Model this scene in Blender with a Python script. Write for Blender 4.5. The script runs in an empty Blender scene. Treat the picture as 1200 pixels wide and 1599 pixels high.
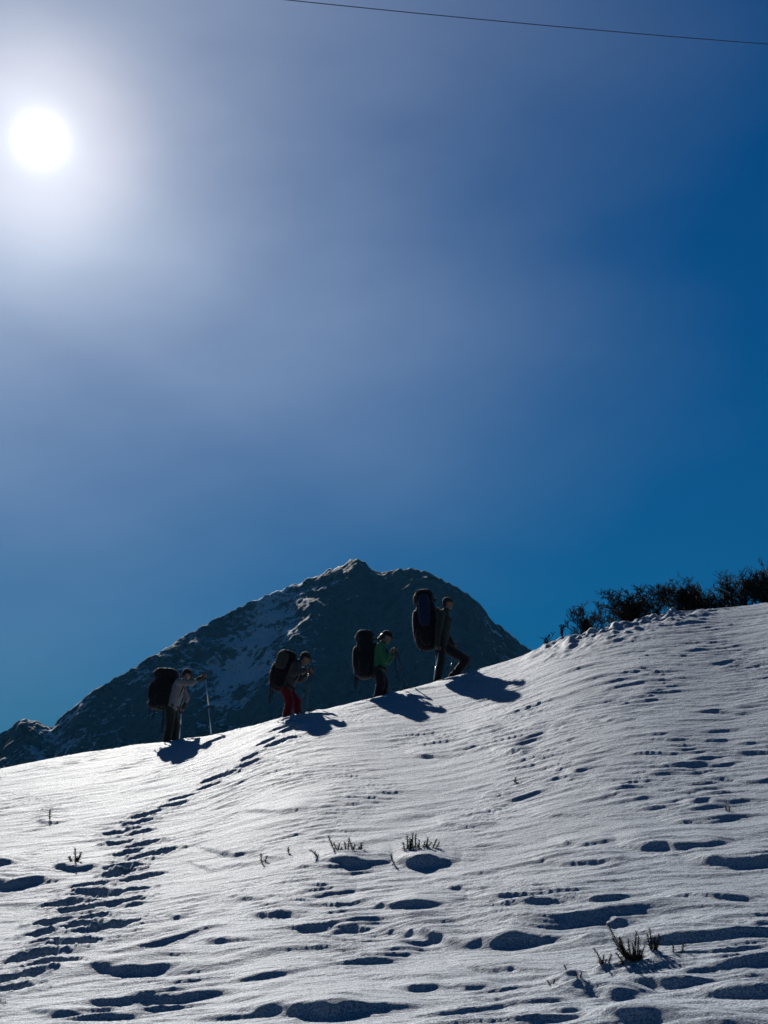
import bpy, bmesh, math, random
import numpy as np
from mathutils import Vector, Matrix

# ------------------------------------------------------------------ camera, sky, sun, exposure
F = 2218.0                      # focal length in pixels of the 1200 x 1599 photograph
PITCH = math.radians(16.8)
CAM = Vector((0, 0, 1.6))
sc = bpy.context.scene
COL = sc.collection
cam = bpy.data.cameras.new('camera')
cam.sensor_fit = 'VERTICAL'
cam.sensor_height = 24.0
cam.lens = 24.0 * F / 1599.0
cam.clip_start, cam.clip_end = 0.1, 20000
co = bpy.data.objects.new('camera', cam); COL.objects.link(co)
co.location = CAM
co.rotation_euler = (math.pi / 2 + PITCH, 0, 0)
sc.camera = co

def ray(px, py):
    """direction of a photograph pixel: azimuth (rad, right positive) and tangent of elevation"""
    u, v = (px - 600) / F, (799.5 - py) / F
    x = u
    y = math.cos(PITCH) - v * math.sin(PITCH)
    z = math.sin(PITCH) + v * math.cos(PITCH)
    return math.atan2(x, y), z / math.hypot(x, y)

SUN_AZ, _e = ray(64, 217)
SUN_EL = math.atan(_e)
SUN_DIR = Vector((math.sin(SUN_AZ) * math.cos(SUN_EL), math.cos(SUN_AZ) * math.cos(SUN_EL), math.sin(SUN_EL)))

sun = bpy.data.lights.new('sun', 'SUN')
sun.energy = 5.0
sun.angle = math.radians(0.53)
sun.color = (1.0, 0.955, 0.89)
so = bpy.data.objects.new('sun', sun); COL.objects.link(so)
so.rotation_euler = (-SUN_DIR).to_track_quat('-Z', 'Y').to_euler()

w = bpy.data.worlds.new('World'); sc.world = w; w.use_nodes = True
nt = w.node_tree; nt.nodes.clear()
def N(t, **k):
    n = nt.nodes.new(t)
    for a, b in k.items(): setattr(n, a, b)
    return n
def mth(op, a, b=None, tree=None):
    tr = tree or nt
    n = tr.nodes.new('ShaderNodeMath'); n.operation = op
    for i, v in enumerate((a, b)):
        if v is None: continue
        if isinstance(v, (int, float)): n.inputs[i].default_value = v
        else: tr.links.new(v, n.inputs[i])
    return n.outputs[0]
sky = N('ShaderNodeTexSky', sky_type='NISHITA', sun_disc=False)
sky.sun_elevation = SUN_EL
sky.sun_rotation = SUN_AZ
sky.altitude = 0; sky.air_density = 2.0; sky.dust_density = 0.0; sky.ozone_density = 10.0
SKY_TINT = (0.004, 0.205, 0.385, 1)
tint = N('ShaderNodeMix', data_type='RGBA', blend_type='MULTIPLY')
tint.inputs[0].default_value = 1.0
nt.links.new(sky.outputs[0], tint.inputs[6]); tint.inputs[7].default_value = SKY_TINT
bg = N('ShaderNodeBackground'); bg.inputs[1].default_value = 0.05
nt.links.new(tint.outputs[2], bg.inputs[0])
# thin high cirrus lit by the sun: an aureole that falls off with the angle from the sun, with soft streaks
tc = N('ShaderNodeTexCoord')
nrm = N('ShaderNodeVectorMath', operation='NORMALIZE'); nt.links.new(tc.outputs['Generated'], nrm.inputs[0])
dot = N('ShaderNodeVectorMath', operation='DOT_PRODUCT'); nt.links.new(nrm.outputs[0], dot.inputs[0])
dot.inputs[1].default_value = SUN_DIR
ang = mth('ARCCOSINE', mth('MINIMUM', dot.outputs['Value'], 0.9999999))
deg = mth('MULTIPLY', ang, 180 / math.pi)
mp = N('ShaderNodeMapping'); nt.links.new(nrm.outputs[0], mp.inputs[0])
mp.inputs['Rotation'].default_value = (0.3, 0.9, 0.2); mp.inputs['Scale'].default_value = (2.2, 2.2, 5.0)
nz = N('ShaderNodeTexNoise'); nz.inputs['Scale'].default_value = 1.3; nz.inputs['Detail'].default_value = 4; nz.inputs['Roughness'].default_value = 0.45
nt.links.new(mp.outputs[0], nz.inputs['Vector'])
veil = mth('ADD', mth('MULTIPLY', nz.outputs['Fac'], 2.0), 0.0)
def expo(A, s, veiled):
    e = mth('MULTIPLY', mth('EXPONENT', mth('MULTIPLY', deg, -1.0 / s)), A)
    return mth('MULTIPLY', e, veil) if veiled else e
broad = mth('MAXIMUM', mth('SUBTRACT', expo(0.37, 10.0, True), 0.023), 0.0)
mid = expo(0.36, 3.4, False)
core = mth('MULTIPLY', mth('EXPONENT', mth('MULTIPLY', deg, -1 / 0.36)), 2.1)
def emit(val, col):
    b = N('ShaderNodeBackground'); b.inputs[0].default_value = (*col, 1); nt.links.new(val, b.inputs[1]); return b.outputs[0]
def addsh(a, b):
    n = N('ShaderNodeAddShader'); nt.links.new(a, n.inputs[0]); nt.links.new(b, n.inputs[1]); return n.outputs[0]
tot = addsh(addsh(bg.outputs[0], emit(broad, (0.88, 0.95, 0.98))), addsh(emit(mid, (1.0, 0.92, 0.80)), emit(core, (1, 0.94, 0.82))))
ring = mth('MULTIPLY', mth('EXPONENT', mth('MULTIPLY', mth('POWER', mth('ABSOLUTE', mth('DIVIDE', mth('SUBTRACT', deg, 2.6), 1.7)), 2.0), -1.0)), 0.06)
tot = addsh(tot, emit(ring, (1.0, 0.70, 0.62)))            # faint reddish corona of the thin cloud
wo = N('ShaderNodeOutputWorld'); nt.links.new(tot, wo.inputs[0])

sc.view_settings.view_transform = 'Standard'
sc.view_settings.look = 'None'
sc.view_settings.exposure = 0.7
sc.view_settings.gamma = 1.0
sc.cycles.use_denoising = True
sc.cycles.denoising_input_passes = 'RGB_ALBEDO_NORMAL'
sc.cycles.denoising_prefilter = 'NONE'
sc.cycles.max_bounces = 6
sc.cycles.diffuse_bounces = 1
sc.cycles.volume_bounces = 0

# ------------------------------------------------------------------ helpers
rng = random.Random(7)

def tag(o, label=None, cat=None, group=None, kind=None):
    if label: o['label'] = label
    if cat: o['category'] = cat
    if group: o['group'] = group
    if kind: o['kind'] = kind
    return o

def link(name, me, mat=None, parent=None, smooth=True):
    o = bpy.data.objects.new(name, me); COL.objects.link(o)
    if mat is not None:
        me.materials.clear(); me.materials.append(mat)
    if smooth and len(me.polygons):
        me.polygons.foreach_set('use_smooth', np.ones(len(me.polygons), dtype=bool))
    if parent is not None: o.parent = parent
    return o

def empty(name, loc=(0, 0, 0), rz=0.0):
    o = bpy.data.objects.new(name, None); COL.objects.link(o)
    o.empty_display_size = 0.2
    o.location = loc; o.rotation_euler = (0, 0, rz)
    return o

def grid_mesh(name, X, Y, Z):
    r, c = X.shape
    me = bpy.data.meshes.new(name)
    v = np.stack([X, Y, Z], -1).reshape(-1, 3).astype(np.float32)
    idx = np.arange(r * c).reshape(r, c)
    q = np.stack([idx[:-1, :-1], idx[:-1, 1:], idx[1:, 1:], idx[1:, :-1]], -1).reshape(-1, 4).astype(np.int32)
    me.vertices.add(len(v)); me.vertices.foreach_set('co', v.ravel())
    me.loops.add(q.size); me.loops.foreach_set('vertex_index', q.ravel())
    me.polygons.add(len(q))
    me.polygons.foreach_set('loop_start', np.arange(0, q.size, 4, dtype=np.int32))
    me.update(calc_edges=True)
    return me

def _hash(ix, iy, seed):
    n = (ix.astype(np.int64) * 374761393 + iy.astype(np.int64) * 668265263 + seed * 1274126177) & 0xffffffff
    n = ((n ^ (n >> 13)) * 1274126177) & 0xffffffff
    n = (n ^ (n >> 16)) & 0xffffffff
    return n.astype(np.float64) * (2 * math.pi / 4294967296.0)

def noise(x, y, seed=0):
    """gradient noise, about -0.7 .. 0.7"""
    x = np.asarray(x, dtype=np.float64); y = np.asarray(y, dtype=np.float64)
    ix, iy = np.floor(x), np.floor(y)
    fx, fy = x - ix, y - iy
    ux = fx * fx * fx * (fx * (fx * 6 - 15) + 10); uy = fy * fy * fy * (fy * (fy * 6 - 15) + 10)
    def g(dx, dy):
        a = _hash(ix + dx, iy + dy, seed)
        return np.cos(a) * (fx - dx) + np.sin(a) * (fy - dy)
    a, b, c, d = g(0, 0), g(1, 0), g(0, 1), g(1, 1)
    return (a + ux * (b - a)) + uy * ((c + ux * (d - c)) - (a + ux * (b - a)))

def smoothstep(a, b, x):
    t = np.clip((x - a) / (b - a), 0, 1)
    return t * t * (3 - 2 * t)

# ------------------------------------------------------------------ materials
def mat(name, col, rough=0.8, spec=0.3, var=0.0, vscale=20.0, bump=0.0, bscale=80.0, metal=0.0, sheen=0.0):
    m = bpy.data.materials.new(name); m.use_nodes = True
    t = m.node_tree; b = t.nodes['Principled BSDF']
    b.inputs['Base Color'].default_value = (*col, 1)
    b.inputs['Roughness'].default_value = rough
    b.inputs['Specular IOR Level'].default_value = spec
    b.inputs['Metallic'].default_value = metal
    if sheen: b.inputs['Sheen Weight'].default_value = sheen
    tcn = t.nodes.new('ShaderNodeTexCoord')
    if var:
        n = t.nodes.new('ShaderNodeTexNoise'); n.inputs['Scale'].default_value = vscale; n.inputs['Detail'].default_value = 3
        t.links.new(tcn.outputs['Object'], n.inputs['Vector'])
        r = t.nodes.new('ShaderNodeValToRGB')
        r.color_ramp.elements[0].position = 0.3; r.color_ramp.elements[1].position = 0.7
        r.color_ramp.elements[0].color = (*[c * (1 - var) for c in col], 1)
        r.color_ramp.elements[1].color = (*[min(1, c * (1 + var)) for c in col], 1)
        t.links.new(n.outputs['Fac'], r.inputs[0]); t.links.new(r.outputs[0], b.inputs['Base Color'])
    if bump:
        n = t.nodes.new('ShaderNodeTexNoise'); n.inputs['Scale'].default_value = bscale; n.inputs['Detail'].default_value = 3
        t.links.new(tcn.outputs['Object'], n.inputs['Vector'])
        bp = t.nodes.new('ShaderNodeBump'); bp.inputs['Strength'].default_value = bump; bp.inputs['Distance'].default_value = 0.02
        t.links.new(n.outputs['Fac'], bp.inputs['Height']); t.links.new(bp.outputs[0], b.inputs['Normal'])
    return m

def snow_material():
    m = bpy.data.materials.new('snow'); m.use_nodes = True
    t = m.node_tree; b = t.nodes['Principled BSDF']
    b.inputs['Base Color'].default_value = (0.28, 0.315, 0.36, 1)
    b.inputs['Roughness'].default_value = 0.42
    b.inputs['Specular IOR Level'].default_value = 0.037
    tcn = t.nodes.new('ShaderNodeTexCoord')
    def nz_(scale, det, vec=None):
        n = t.nodes.new('ShaderNodeTexNoise'); n.inputs['Scale'].default_value = scale; n.inputs['Detail'].default_value = det
        n.inputs['Roughness'].default_value = 0.6
        t.links.new(vec or tcn.outputs['Object'], n.inputs['Vector']); return n.outputs['Fac']
    # grain of the crystals, wind ripples
    vr = t.nodes.new('ShaderNodeVectorRotate'); vr.rotation_type = 'Z_AXIS'; vr.inputs['Angle'].default_value = 0.3
    t.links.new(tcn.outputs['Object'], vr.inputs['Vector'])
    mpn = t.nodes.new('ShaderNodeMapping'); mpn.inputs['Scale'].default_value = (0.65, 1.45, 1)
    t.links.new(vr.outputs[0], mpn.inputs[0])
    b1 = t.nodes.new('ShaderNodeBump'); b1.inputs['Strength'].default_value = 0.6; b1.inputs['Distance'].default_value = 0.03
    t.links.new(nz_(14, 4, mpn.outputs[0]), b1.inputs['Height'])
    b2 = t.nodes.new('ShaderNodeBump'); b2.inputs['Strength'].default_value = 0.95; b2.inputs['Distance'].default_value = 0.0035
    t.links.new(nz_(210, 2), b2.inputs['Height']); t.links.new(b1.outputs[0], b2.inputs['Normal'])
    t.links.new(b2.outputs[0], b.inputs['Normal'])
    # coarse grains differ in tone; their glint is painted into the base colour too
    gr = t.nodes.new('ShaderNodeMapRange'); gr.inputs['From Min'].default_value = 0.36; gr.inputs['From Max'].default_value = 0.64
    gr.inputs['To Min'].default_value = 0.45; gr.inputs['To Max'].default_value = 1.6
    t.links.new(nz_(75, 3), gr.inputs['Value'])
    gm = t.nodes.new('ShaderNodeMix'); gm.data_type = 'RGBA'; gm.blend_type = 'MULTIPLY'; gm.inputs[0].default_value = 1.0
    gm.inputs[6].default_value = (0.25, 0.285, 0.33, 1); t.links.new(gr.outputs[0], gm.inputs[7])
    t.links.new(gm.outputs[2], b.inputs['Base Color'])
    # crystals differ in gloss
    mr = t.nodes.new('ShaderNodeMapRange'); mr.inputs['To Min'].default_value = 0.58; mr.inputs['To Max'].default_value = 0.85
    mr.inputs['From Min'].default_value = 0.35; mr.inputs['From Max'].default_value = 0.65
    t.links.new(nz_(120, 2), mr.inputs['Value']); t.links.new(mr.outputs[0], b.inputs['Roughness'])
    return m

def mountain_material():
    m = bpy.data.materials.new('rock_and_snow'); m.use_nodes = True
    t = m.node_tree; b = t.nodes['Principled BSDF']
    b.inputs['Roughness'].default_value = 0.9; b.inputs['Specular IOR Level'].default_value = 0.15
    tcn = t.nodes.new('ShaderNodeTexCoord'); geo = t.nodes.new('ShaderNodeNewGeometry')
    def nz_(scale, det, rough=0.6):
        n = t.nodes.new('ShaderNodeTexNoise'); n.inputs['Scale'].default_value = scale; n.inputs['Detail'].default_value = det
        n.inputs['Roughness'].default_value = rough
        t.links.new(tcn.outputs['Object'], n.inputs['Vector']); return n.outputs['Fac']
    at = t.nodes.new('ShaderNodeAttribute'); at.attribute_name = 'snow'
    mm = lambda op, a, c=None: mth(op, a, c, t)
    s = mm('ADD', at.outputs['Fac'], mm('MULTIPLY', mm('SUBTRACT', nz_(0.055, 5, 0.7), 0.5), 1.5))
    s = mm('ADD', s, mm('MULTIPLY', mm('SUBTRACT', nz_(0.34, 4, 0.75), 0.5), 1.35))
    mr = t.nodes.new('ShaderNodeMapRange'); mr.inputs['From Min'].default_value = 0.47; mr.inputs['From Max'].default_value = 0.60
    t.links.new(s, mr.inputs['Value'])
    rr = t.nodes.new('ShaderNodeValToRGB')
    rr.color_ramp.elements[0].position = 0.3; rr.color_ramp.elements[0].color = (0.008, 0.010, 0.012, 1)
    rr.color_ramp.elements[1].position = 0.7; rr.color_ramp.elements[1].color = (0.032, 0.037, 0.044, 1)
    t.links.new(nz_(0.12, 6), rr.inputs[0])
    mx = t.nodes.new('ShaderNodeMix'); mx.data_type = 'RGBA'
    t.links.new(mr.outputs[0], mx.inputs[0]); t.links.new(rr.outputs[0], mx.inputs[6]); mx.inputs[7].default_value = (0.38, 0.43, 0.48, 1)
    t.links.new(mx.outputs[2], b.inputs['Base Color'])
    bp = t.nodes.new('ShaderNodeBump'); bp.inputs['Strength'].default_value = 0.9; bp.inputs['Distance'].default_value = 2.5
    t.links.new(nz_(0.25, 5), bp.inputs['Height']); t.links.new(bp.outputs[0], b.inputs['Normal'])
    return m

M_SNOW = snow_material()
M_MOUNT = mountain_material()

# ------------------------------------------------------------------ terrain: base shape
CREST = [(-300, 1262), (-150, 1231), (0, 1200), (100, 1180), (265, 1157), (345, 1147), (450, 1120), (590, 1088), (690, 1063),
         (800, 1031), (850, 1016), (950, 989), (1050, 963), (1200, 943), (1350, 921), (1500, 900)]
_c = [ray(*p) for p in CREST]
_az = np.array([a for a, e in _c]); _el = np.array([e for a, e in _c])
_gz = np.linspace(_az[0], _az[-1], 400)
_ge = np.interp(_gz, _az, _el)
_k = np.hanning(41); _k /= _k.sum()
_ge = np.convolve(np.pad(_ge, 20, mode='reflect', reflect_type='odd'), _k, 'valid')
EYE = CAM.z
RC = 0.07                                  # how sharply the slope rolls over at its crest
def d_roll(az):
    side = smoothstep(math.radians(26), math.radians(60), np.abs(az))
    return 26.5 + 7.0 * smoothstep(math.radians(-3), math.radians(-16), az) * (1 - side) + 30 * side + 0.6 * np.sin(az * 31)
MID, SOFT = 12.5, 2.6                      # gentle ground at the camera, a steeper face below the crest
NEAR_G, NEAR_T = 0.094, 0.115              # slope of the near ground: forwards, to the right
def near_a(az): return NEAR_G * np.cos(az) + NEAR_T * np.sin(az)
def _sp(t): return np.logaddexp(0, t)
def rise1(d): return SOFT * (_sp((np.minimum(d, 60) - MID) / SOFT) - _sp(-MID / SOFT))
def roll(az, d):
    o = np.maximum(0, d - d_roll(az))
    lim = 0.85 / (2 * RC)
    return np.where(o < lim, RC * o * o, RC * lim * lim + 0.85 * (o - lim))
_gd = np.linspace(20, 62, 1300)[None]
def _e(az, c2): return (-EYE + near_a(az) * _gd + c2 * rise1(_gd) - roll(az, _gd)) / _gd
_col = _gz[:, None]
_lo, _hi = np.zeros_like(_col), np.full_like(_col, 0.8)
for _ in range(22):                         # how much the face must steepen for the crest to stand where it does
    _m = (_lo + _hi) / 2
    _over = _e(_col, _m).max(1, keepdims=True) > _ge[:, None]
    _hi = np.where(_over, _m, _hi); _lo = np.where(_over, _lo, _m)
_c2 = ((_lo + _hi) / 2)[:, 0]
def steepen(az):
    az = np.asarray(az, dtype=np.float64)
    return np.interp(az, _gz, _c2) * (1 - smoothstep(math.radians(35), math.radians(80), np.abs(az)))
def base_z(az, d):
    """height of the smooth slope in direction az at distance d from the foot of the camera"""
    az = np.asarray(az, dtype=np.float64); d = np.asarray(d, dtype=np.float64)
    z = near_a(az) * d + steepen(az) * rise1(d) - roll(az, d)
    return np.maximum(z, -62 + 2 * np.sin(az * 5))

def crest_d(az):
    return float(_gd[0, _e(np.array([[az]]), float(steepen(az))).argmax()])

def on_slope(px, py):
    """point of the smooth slope seen at a pixel (the near side of the crest)"""
    az, e = ray(px, py)
    lo, hi = 2.0, crest_d(az)
    f = lambda d: float(base_z(az, d)) - EYE - e * d
    if f(hi) < 0: return az, hi
    for _ in range(50):
        m_ = (lo + hi) / 2
        if f(m_) > 0: hi = m_
        else: lo = m_
    return az, lo
def xy(az, d): return d * math.sin(az), d * math.cos(az)
def slope_xy(px, py): return xy(*on_slope(px, py))

# ------------------------------------------------------------------ terrain: drifts, ripples, footprints
# drifts whose shaded face shows as a dark lens: x0, x1, y of its upper edge, thickness (pixels of the photograph)
DRIFTS = [(580, 700, 1407, 24), (492, 600, 1448, 16), (640, 895, 1456, 36), (385, 465, 1426, 14), (390, 600, 1570, 34),
          (125, 270, 1512, 18), (925, 1000, 1432, 18), (880, 985, 1437, 14), (862, 962, 1342, 18), (325, 435, 1327, 13), (388, 470, 1266, 10),
          (650, 712, 1179, 9), (778, 818, 1172, 8), (1005, 1130, 1315, 26), (1105, 1230, 1335, 28), (610, 700, 1540, 18),
          (690, 770, 1535, 16), (735, 860, 1508, 18), (690, 770, 1386, 13), (560, 640, 1490, 14), (815, 900, 1575, 24),
          (1060, 1180, 1396, 20), (880, 950, 1312, 12), (-30, 20, 1342, 20), (-20, 70, 1372, 24), (760, 870, 1405, 18),
          (840, 960, 1398, 14), (520, 580, 1254, 6), (700, 760, 1290, 7), (850, 910, 1272, 6), (960, 1030, 1238, 6), (620, 700, 1340, 9),
          (470, 540, 1392, 10), (360, 420, 1400, 10), (255, 330, 1430, 10), (300, 380, 1475, 10), (300, 420, 1350, 6),
          (985, 1100, 1522, 30), (915, 1005, 1540, 26), (500, 592, 1337, 30), (628, 700, 1335, 30), (470, 530, 1350, 16), (85, 150, 1352, 18), (55, 100, 1280, 7), (396, 440, 1336, 12), (1110, 1200, 1545, 16), (1120, 1230, 1440, 12), (940, 1060, 1590, 24),
          (480, 560, 1360, 9), (60, 150, 1575, 14), (1080, 1180, 1250, 12), (1040, 1140, 1190, 9), (1130, 1220, 1215, 10), (960, 1060, 1175, 7),
          (860, 930, 1200, 6), (1000, 1100, 1155, 6), (900, 1000, 1125, 5), (1100, 1190, 1110, 5), (1060, 1150, 1280, 10), (180, 260, 1560, 9)]
def _spot(px, py):
    az, d = on_slope(px, py); return (*xy(az, d), d)
_dr = []
for (x0, x1, y, t) in DRIFTS:
    X0, Y0, D0 = _spot(x0, y + t * 0.45); X1, Y1, D1 = _spot(x1, y + t * 0.45)
    D = (D0 + D1) / 2
    _dr.append(((X0 + X1) / 2, (Y0 + Y1) / 2, abs(X1 - X0) / 2, (Y1 - Y0) / (X1 - X0) + 0.06, t / (2.2 * F / D), D))

TRACK = [(470, 1112), (448, 1140), (418, 1170), (380, 1196), (335, 1222), (285, 1249), (225, 1276), (192, 1296), (200, 1318), (212, 1338),
         (200, 1356), (160, 1376), (125, 1400), (104, 1428), (95, 1458), (95, 1486), (60, 1506), (25, 1530), (-15, 1556), (-70, 1590)]
_holes = []
hr = random.Random(3)
TRACK2 = [(232, 1338), (205, 1372), (180, 1402), (165, 1432), (160, 1462), (130, 1490)]
def tread(track, step, spread0, extra):
    tp = np.array([slope_xy(*p) for p in track])
    seg = np.r_[0, np.cumsum(np.hypot(*np.diff(tp, axis=0).T))]
    s_, side_ = 0.0, 1
    while s_ < seg[-1]:
        X, Y = np.interp(s_, seg, tp[:, 0]), np.interp(s_, seg, tp[:, 1])
        X2, Y2 = np.interp(s_ + 0.3, seg, tp[:, 0]), np.interp(s_ + 0.3, seg, tp[:, 1])
        th = math.atan2(Y2 - Y, X2 - X)
        off = side_ * (spread0 + hr.uniform(-0.05, 0.06))
        _holes.append((X - math.sin(th) * off, Y + math.cos(th) * off, hr.uniform(-0.6, 0.15), hr.uniform(0.16, 0.26), hr.uniform(0.11, 0.16), hr.uniform(0.08, 0.13)))
        if hr.random() < extra:
            o2 = hr.uniform(-0.35, 0.35)
            _holes.append((X - math.sin(th) * o2 + hr.uniform(-.1, .1), Y + math.cos(th) * o2, hr.uniform(-0.6, 0.15), hr.uniform(0.10, 0.2), hr.uniform(0.07, 0.11), hr.uniform(0.025, 0.06)))
        side_ = -side_
        s_ += step * hr.uniform(0.85, 1.2)
tread(TRACK, 0.44, 0.125, 0.5)
tread(TRACK2, 0.6, 0.13, 0.5)

# little heaps of snow round the plants (pixel of the foot, radius m, height m)
HEAPS = [(992, 1512, 0.26, 0.05), (1024, 1506, 0.18, 0.05), (885, 1527, 0.14, 0.05), (905, 1550, 0.13, 0.05), (945, 1516, 0.14, 0.035)]
_hp = [(*_spot(a, b), r, h) for a, b, r, h in HEAPS]

def detail_z(x, y):
    """relief of the wind-packed snow, metres"""
    x = np.asarray(x, dtype=np.float64); y = np.asarray(y, dtype=np.float64)
    d = np.hypot(x, y)
    ca, sa = math.cos(-0.3), math.sin(-0.3)
    u = x * ca + y * sa; v = -x * sa + y * ca          # u runs along the ridges of the drifts
    wx = noise(x * 0.9, y * 0.9, 50) * 0.35; wy = noise(x * 0.9, y * 0.9, 51) * 0.35
    def lee(lu, lv, seed, c, wf):
        """ripple whose face towards the camera (down v) is the steep one"""
        uu, vv = (u + wx * wf) / lu, (v + wy * wf) / lv
        h = noise(uu, vv, seed)
        return noise(uu, vv + c * h, seed)
    az = np.arctan2(x, y)
    z = 0.045 * noise(u / 2.6, v / 2.0, 1)
    near = smoothstep(17, 12.5, d)
    far = smoothstep(13, 18, d)
    rough = smoothstep(-0.15, 0.32, noise(x / 2.3 + 4.2, y / 3.4, 9) + 0.10 * near)
    right = smoothstep(-0.02, 0.2, az) * smoothstep(14, 17, d) * smoothstep(27, 23, d)
    fine = np.clip(smoothstep(-0.25, 0.30, noise(x / 1.3, y / 2.2 + 7.7, 10)) * 0.8 + 0.45 * right + 0.15 * near, 0, 1.1)
    z += (0.055 + 0.11 * near) * rough * np.maximum(0, lee(1.5, 0.50, 2, 0.5, 1.0) - 0.04) ** 1.2
    z += (0.034 + 0.060 * near + 0.02 * right) * (0.25 + 0.75 * rough) * np.maximum(0, lee(0.80, 0.25, 3, 0.6, 0.6) - 0.05)
    z += (0.036 + 0.016 * near + 0.010 * far) * (0.12 + 0.95 * fine) * np.maximum(-0.14, lee(0.55, 0.125, 4, 0.7, 0.8))
    z += (0.0115 + 0.003 * far) * (0.18 + 0.82 * fine) * lee(0.26, 0.055, 5, 0.7, 0.5)
    z += 0.0042 * (0.3 + 0.7 * fine) * lee(0.05, 0.034, 6, 0.6, 0.0)
    z += 0.17 * near * smoothstep(-0.3, 0.2, noise(x / 2.0 + 1.7, y / 3.0, 19)) * np.maximum(0, lee(2.3, 0.62, 20, 0.5, 1.2) - 0.02)
    # long shallow streaks on the upper slope
    z += 0.022 * far * np.abs(noise(u / 1.9, v / 0.55, 7)) + 0.014 * far * lee(0.8, 0.24, 8, 0.6, 0.3)
    # single large drifts
    mound = np.zeros_like(z); scoop = np.zeros_like(z)
    for (cx, cy, hw, sl, H, D) in _dr:
        L = min(0.25 + 5.0 * H, 1.1 * hw + 0.1)
        yy = (y - cy) - sl * (x - cx)
        m = (np.abs(x - cx) < hw * 1.65) & (yy > -0.6 - 3.5 * H - 0.7 * hw) & (yy < L * 3.6 + 0.8 * hw)
        if not m.any(): continue
        xx = (x[m] - cx) / hw
        bend = 0.30 * hw * noise(x[m] / 0.45, np.full(m.sum(), cy * 1.7), 12) + 0.09 * noise(x[m] / 0.26, y[m] / 0.4, 13) + 0.015 * noise(x[m] / 0.08, y[m] / 0.1, 18) + 0.22 * xx * xx * hw
        s = ((y[m] - cy) - sl * (x[m] - cx)) / math.hypot(1, sl) - bend
        lat = np.maximum(0, 1 - (xx / 1.6) ** 2) ** 1.1 * np.clip(0.9 + 0.7 * noise(x[m] / 0.40, np.full(m.sum(), cy * 2.3), 17), 0.45, 1.3)
        back = np.exp(-(np.maximum(0, s) / L) ** 1.5)
        face = np.exp(-(np.maximum(0, -s) / (0.02 + 0.55 * H)) ** 2)
        mound[m] = np.maximum(mound[m], H * lat * np.where(s > 0, back, face))
        hol = np.exp(-((s + 0.10 + 1.1 * H) / (0.09 + H)) ** 2)
        scoop[m] = np.maximum(scoop[m], 0.2 * H * lat * hol)
    heap = np.zeros_like(z)
    for (cx, cy, D, r, h) in _hp:
        m = (np.abs(x - cx) < 3 * r) & (np.abs(y - cy) < 3 * r)
        if not m.any(): continue
        rr2 = ((x[m] - cx) ** 2 + (y[m] - cy) ** 2) / (r * r)
        lump = 1 + 0.8 * noise(x[m] / 0.09, y[m] / 0.09, 31)
        heap[m] = np.maximum(heap[m], h * np.exp(-rr2 * 1.1) * lump)
    z += np.maximum(mound, heap) - scoop * (heap < 0.01)
    # footprints: hole, pushed-up rim, spilt snow
    for (cx, cy, th, a, b, dep) in _holes:
        m = (np.abs(x - cx) < 0.55) & (np.abs(y - cy) < 0.55)
        if not m.any(): continue
        dx, dy = x[m] - cx, y[m] - cy
        p = (dx * math.cos(th) + dy * math.sin(th)) / a; q = (-dx * math.sin(th) + dy * math.cos(th)) / b
        wob = 1 + 0.40 * noise(x[m] / 0.13, y[m] / 0.10, 21) + 0.22 * noise(x[m] / 0.05, y[m] / 0.05, 22)
        crumb = np.maximum(0, noise(x[m] / 0.055, y[m] / 0.06, 23) - 0.12)
        r = np.sqrt(p * p + q * q) * wob
        z[m] += -dep * (1 - smoothstep(0.60, 1.08, r)) + 0.016 * np.exp(-((r - 1.35) / 0.35) ** 2) * wob * np.where(dy > 0, 1.3, 0.6) + 0.018 * crumb * np.exp(-((r - 1.5) / 0.55) ** 2)
    # lumpy broken snow where the wind has cut the edge in front of the bushes
    rim = np.exp(-((d - d_roll(az) - 1.2) / 1.3) ** 2) * smoothstep(math.radians(5.3), math.radians(7.0), az) * smoothstep(math.radians(15), math.radians(10.5), az)
    z += rim * (0.05 + 0.34 * np.maximum(0, noise(x / 0.6, y / 0.5, 14)) + 0.16 * np.maximum(0, noise(x / 0.2, y / 0.2, 15)) + 0.03 * noise(x / 0.09, y / 0.09, 18))
    crest = np.exp(-((d - d_roll(az) - 1.5) / 1.2) ** 2)
    z += crest * 0.012 * noise(x / 0.2, y / 0.3, 16)
    return z * smoothstep(60, 38, d) * smoothstep(1.0, 2.5, d)

def ground(x, y):
    x = np.atleast_1d(np.asarray(x, dtype=np.float64)); y = np.atleast_1d(np.asarray(y, dtype=np.float64))
    return float((base_z(np.arctan2(x, y), np.hypot(x, y)) + detail_z(x, y))[0])

def build_snow():
    dz = math.radians(19.5)
    dense = np.linspace(-dz, dz, 860)
    g = np.geomspace(1.0, 1 + math.pi - dz, 40) - 1.0
    azs = np.r_[-(dz + g[1:])[::-1], dense, dz + g[1:]]
    azs[0], azs[-1] = -math.pi, math.pi
    ds = np.r_[np.geomspace(0.4, 6.4, 60)[:-1], np.exp(np.linspace(math.log(6.4), math.log(37.0), 940)), np.geomspace(37.4, 1750, 90)]
    A, D = np.meshgrid(azs, ds)
    X, Y = D * np.sin(A), D * np.cos(A)
    Z = base_z(A, D)
    sel = (D < 62) & (np.abs(A) < math.radians(40))
    zz = np.zeros(A.shape); zz[sel] = detail_z(X[sel], Y[sel])
    zz *= smoothstep(math.radians(38), math.radians(22), np.abs(A))
    Z = Z + zz
    me = grid_mesh('snow_slope', X, Y, Z)
    me.validate()
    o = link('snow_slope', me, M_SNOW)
    tag(o, 'wind-packed snow slope with drifts and a trodden footprint track', 'snow', kind='structure')
build_snow()

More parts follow.
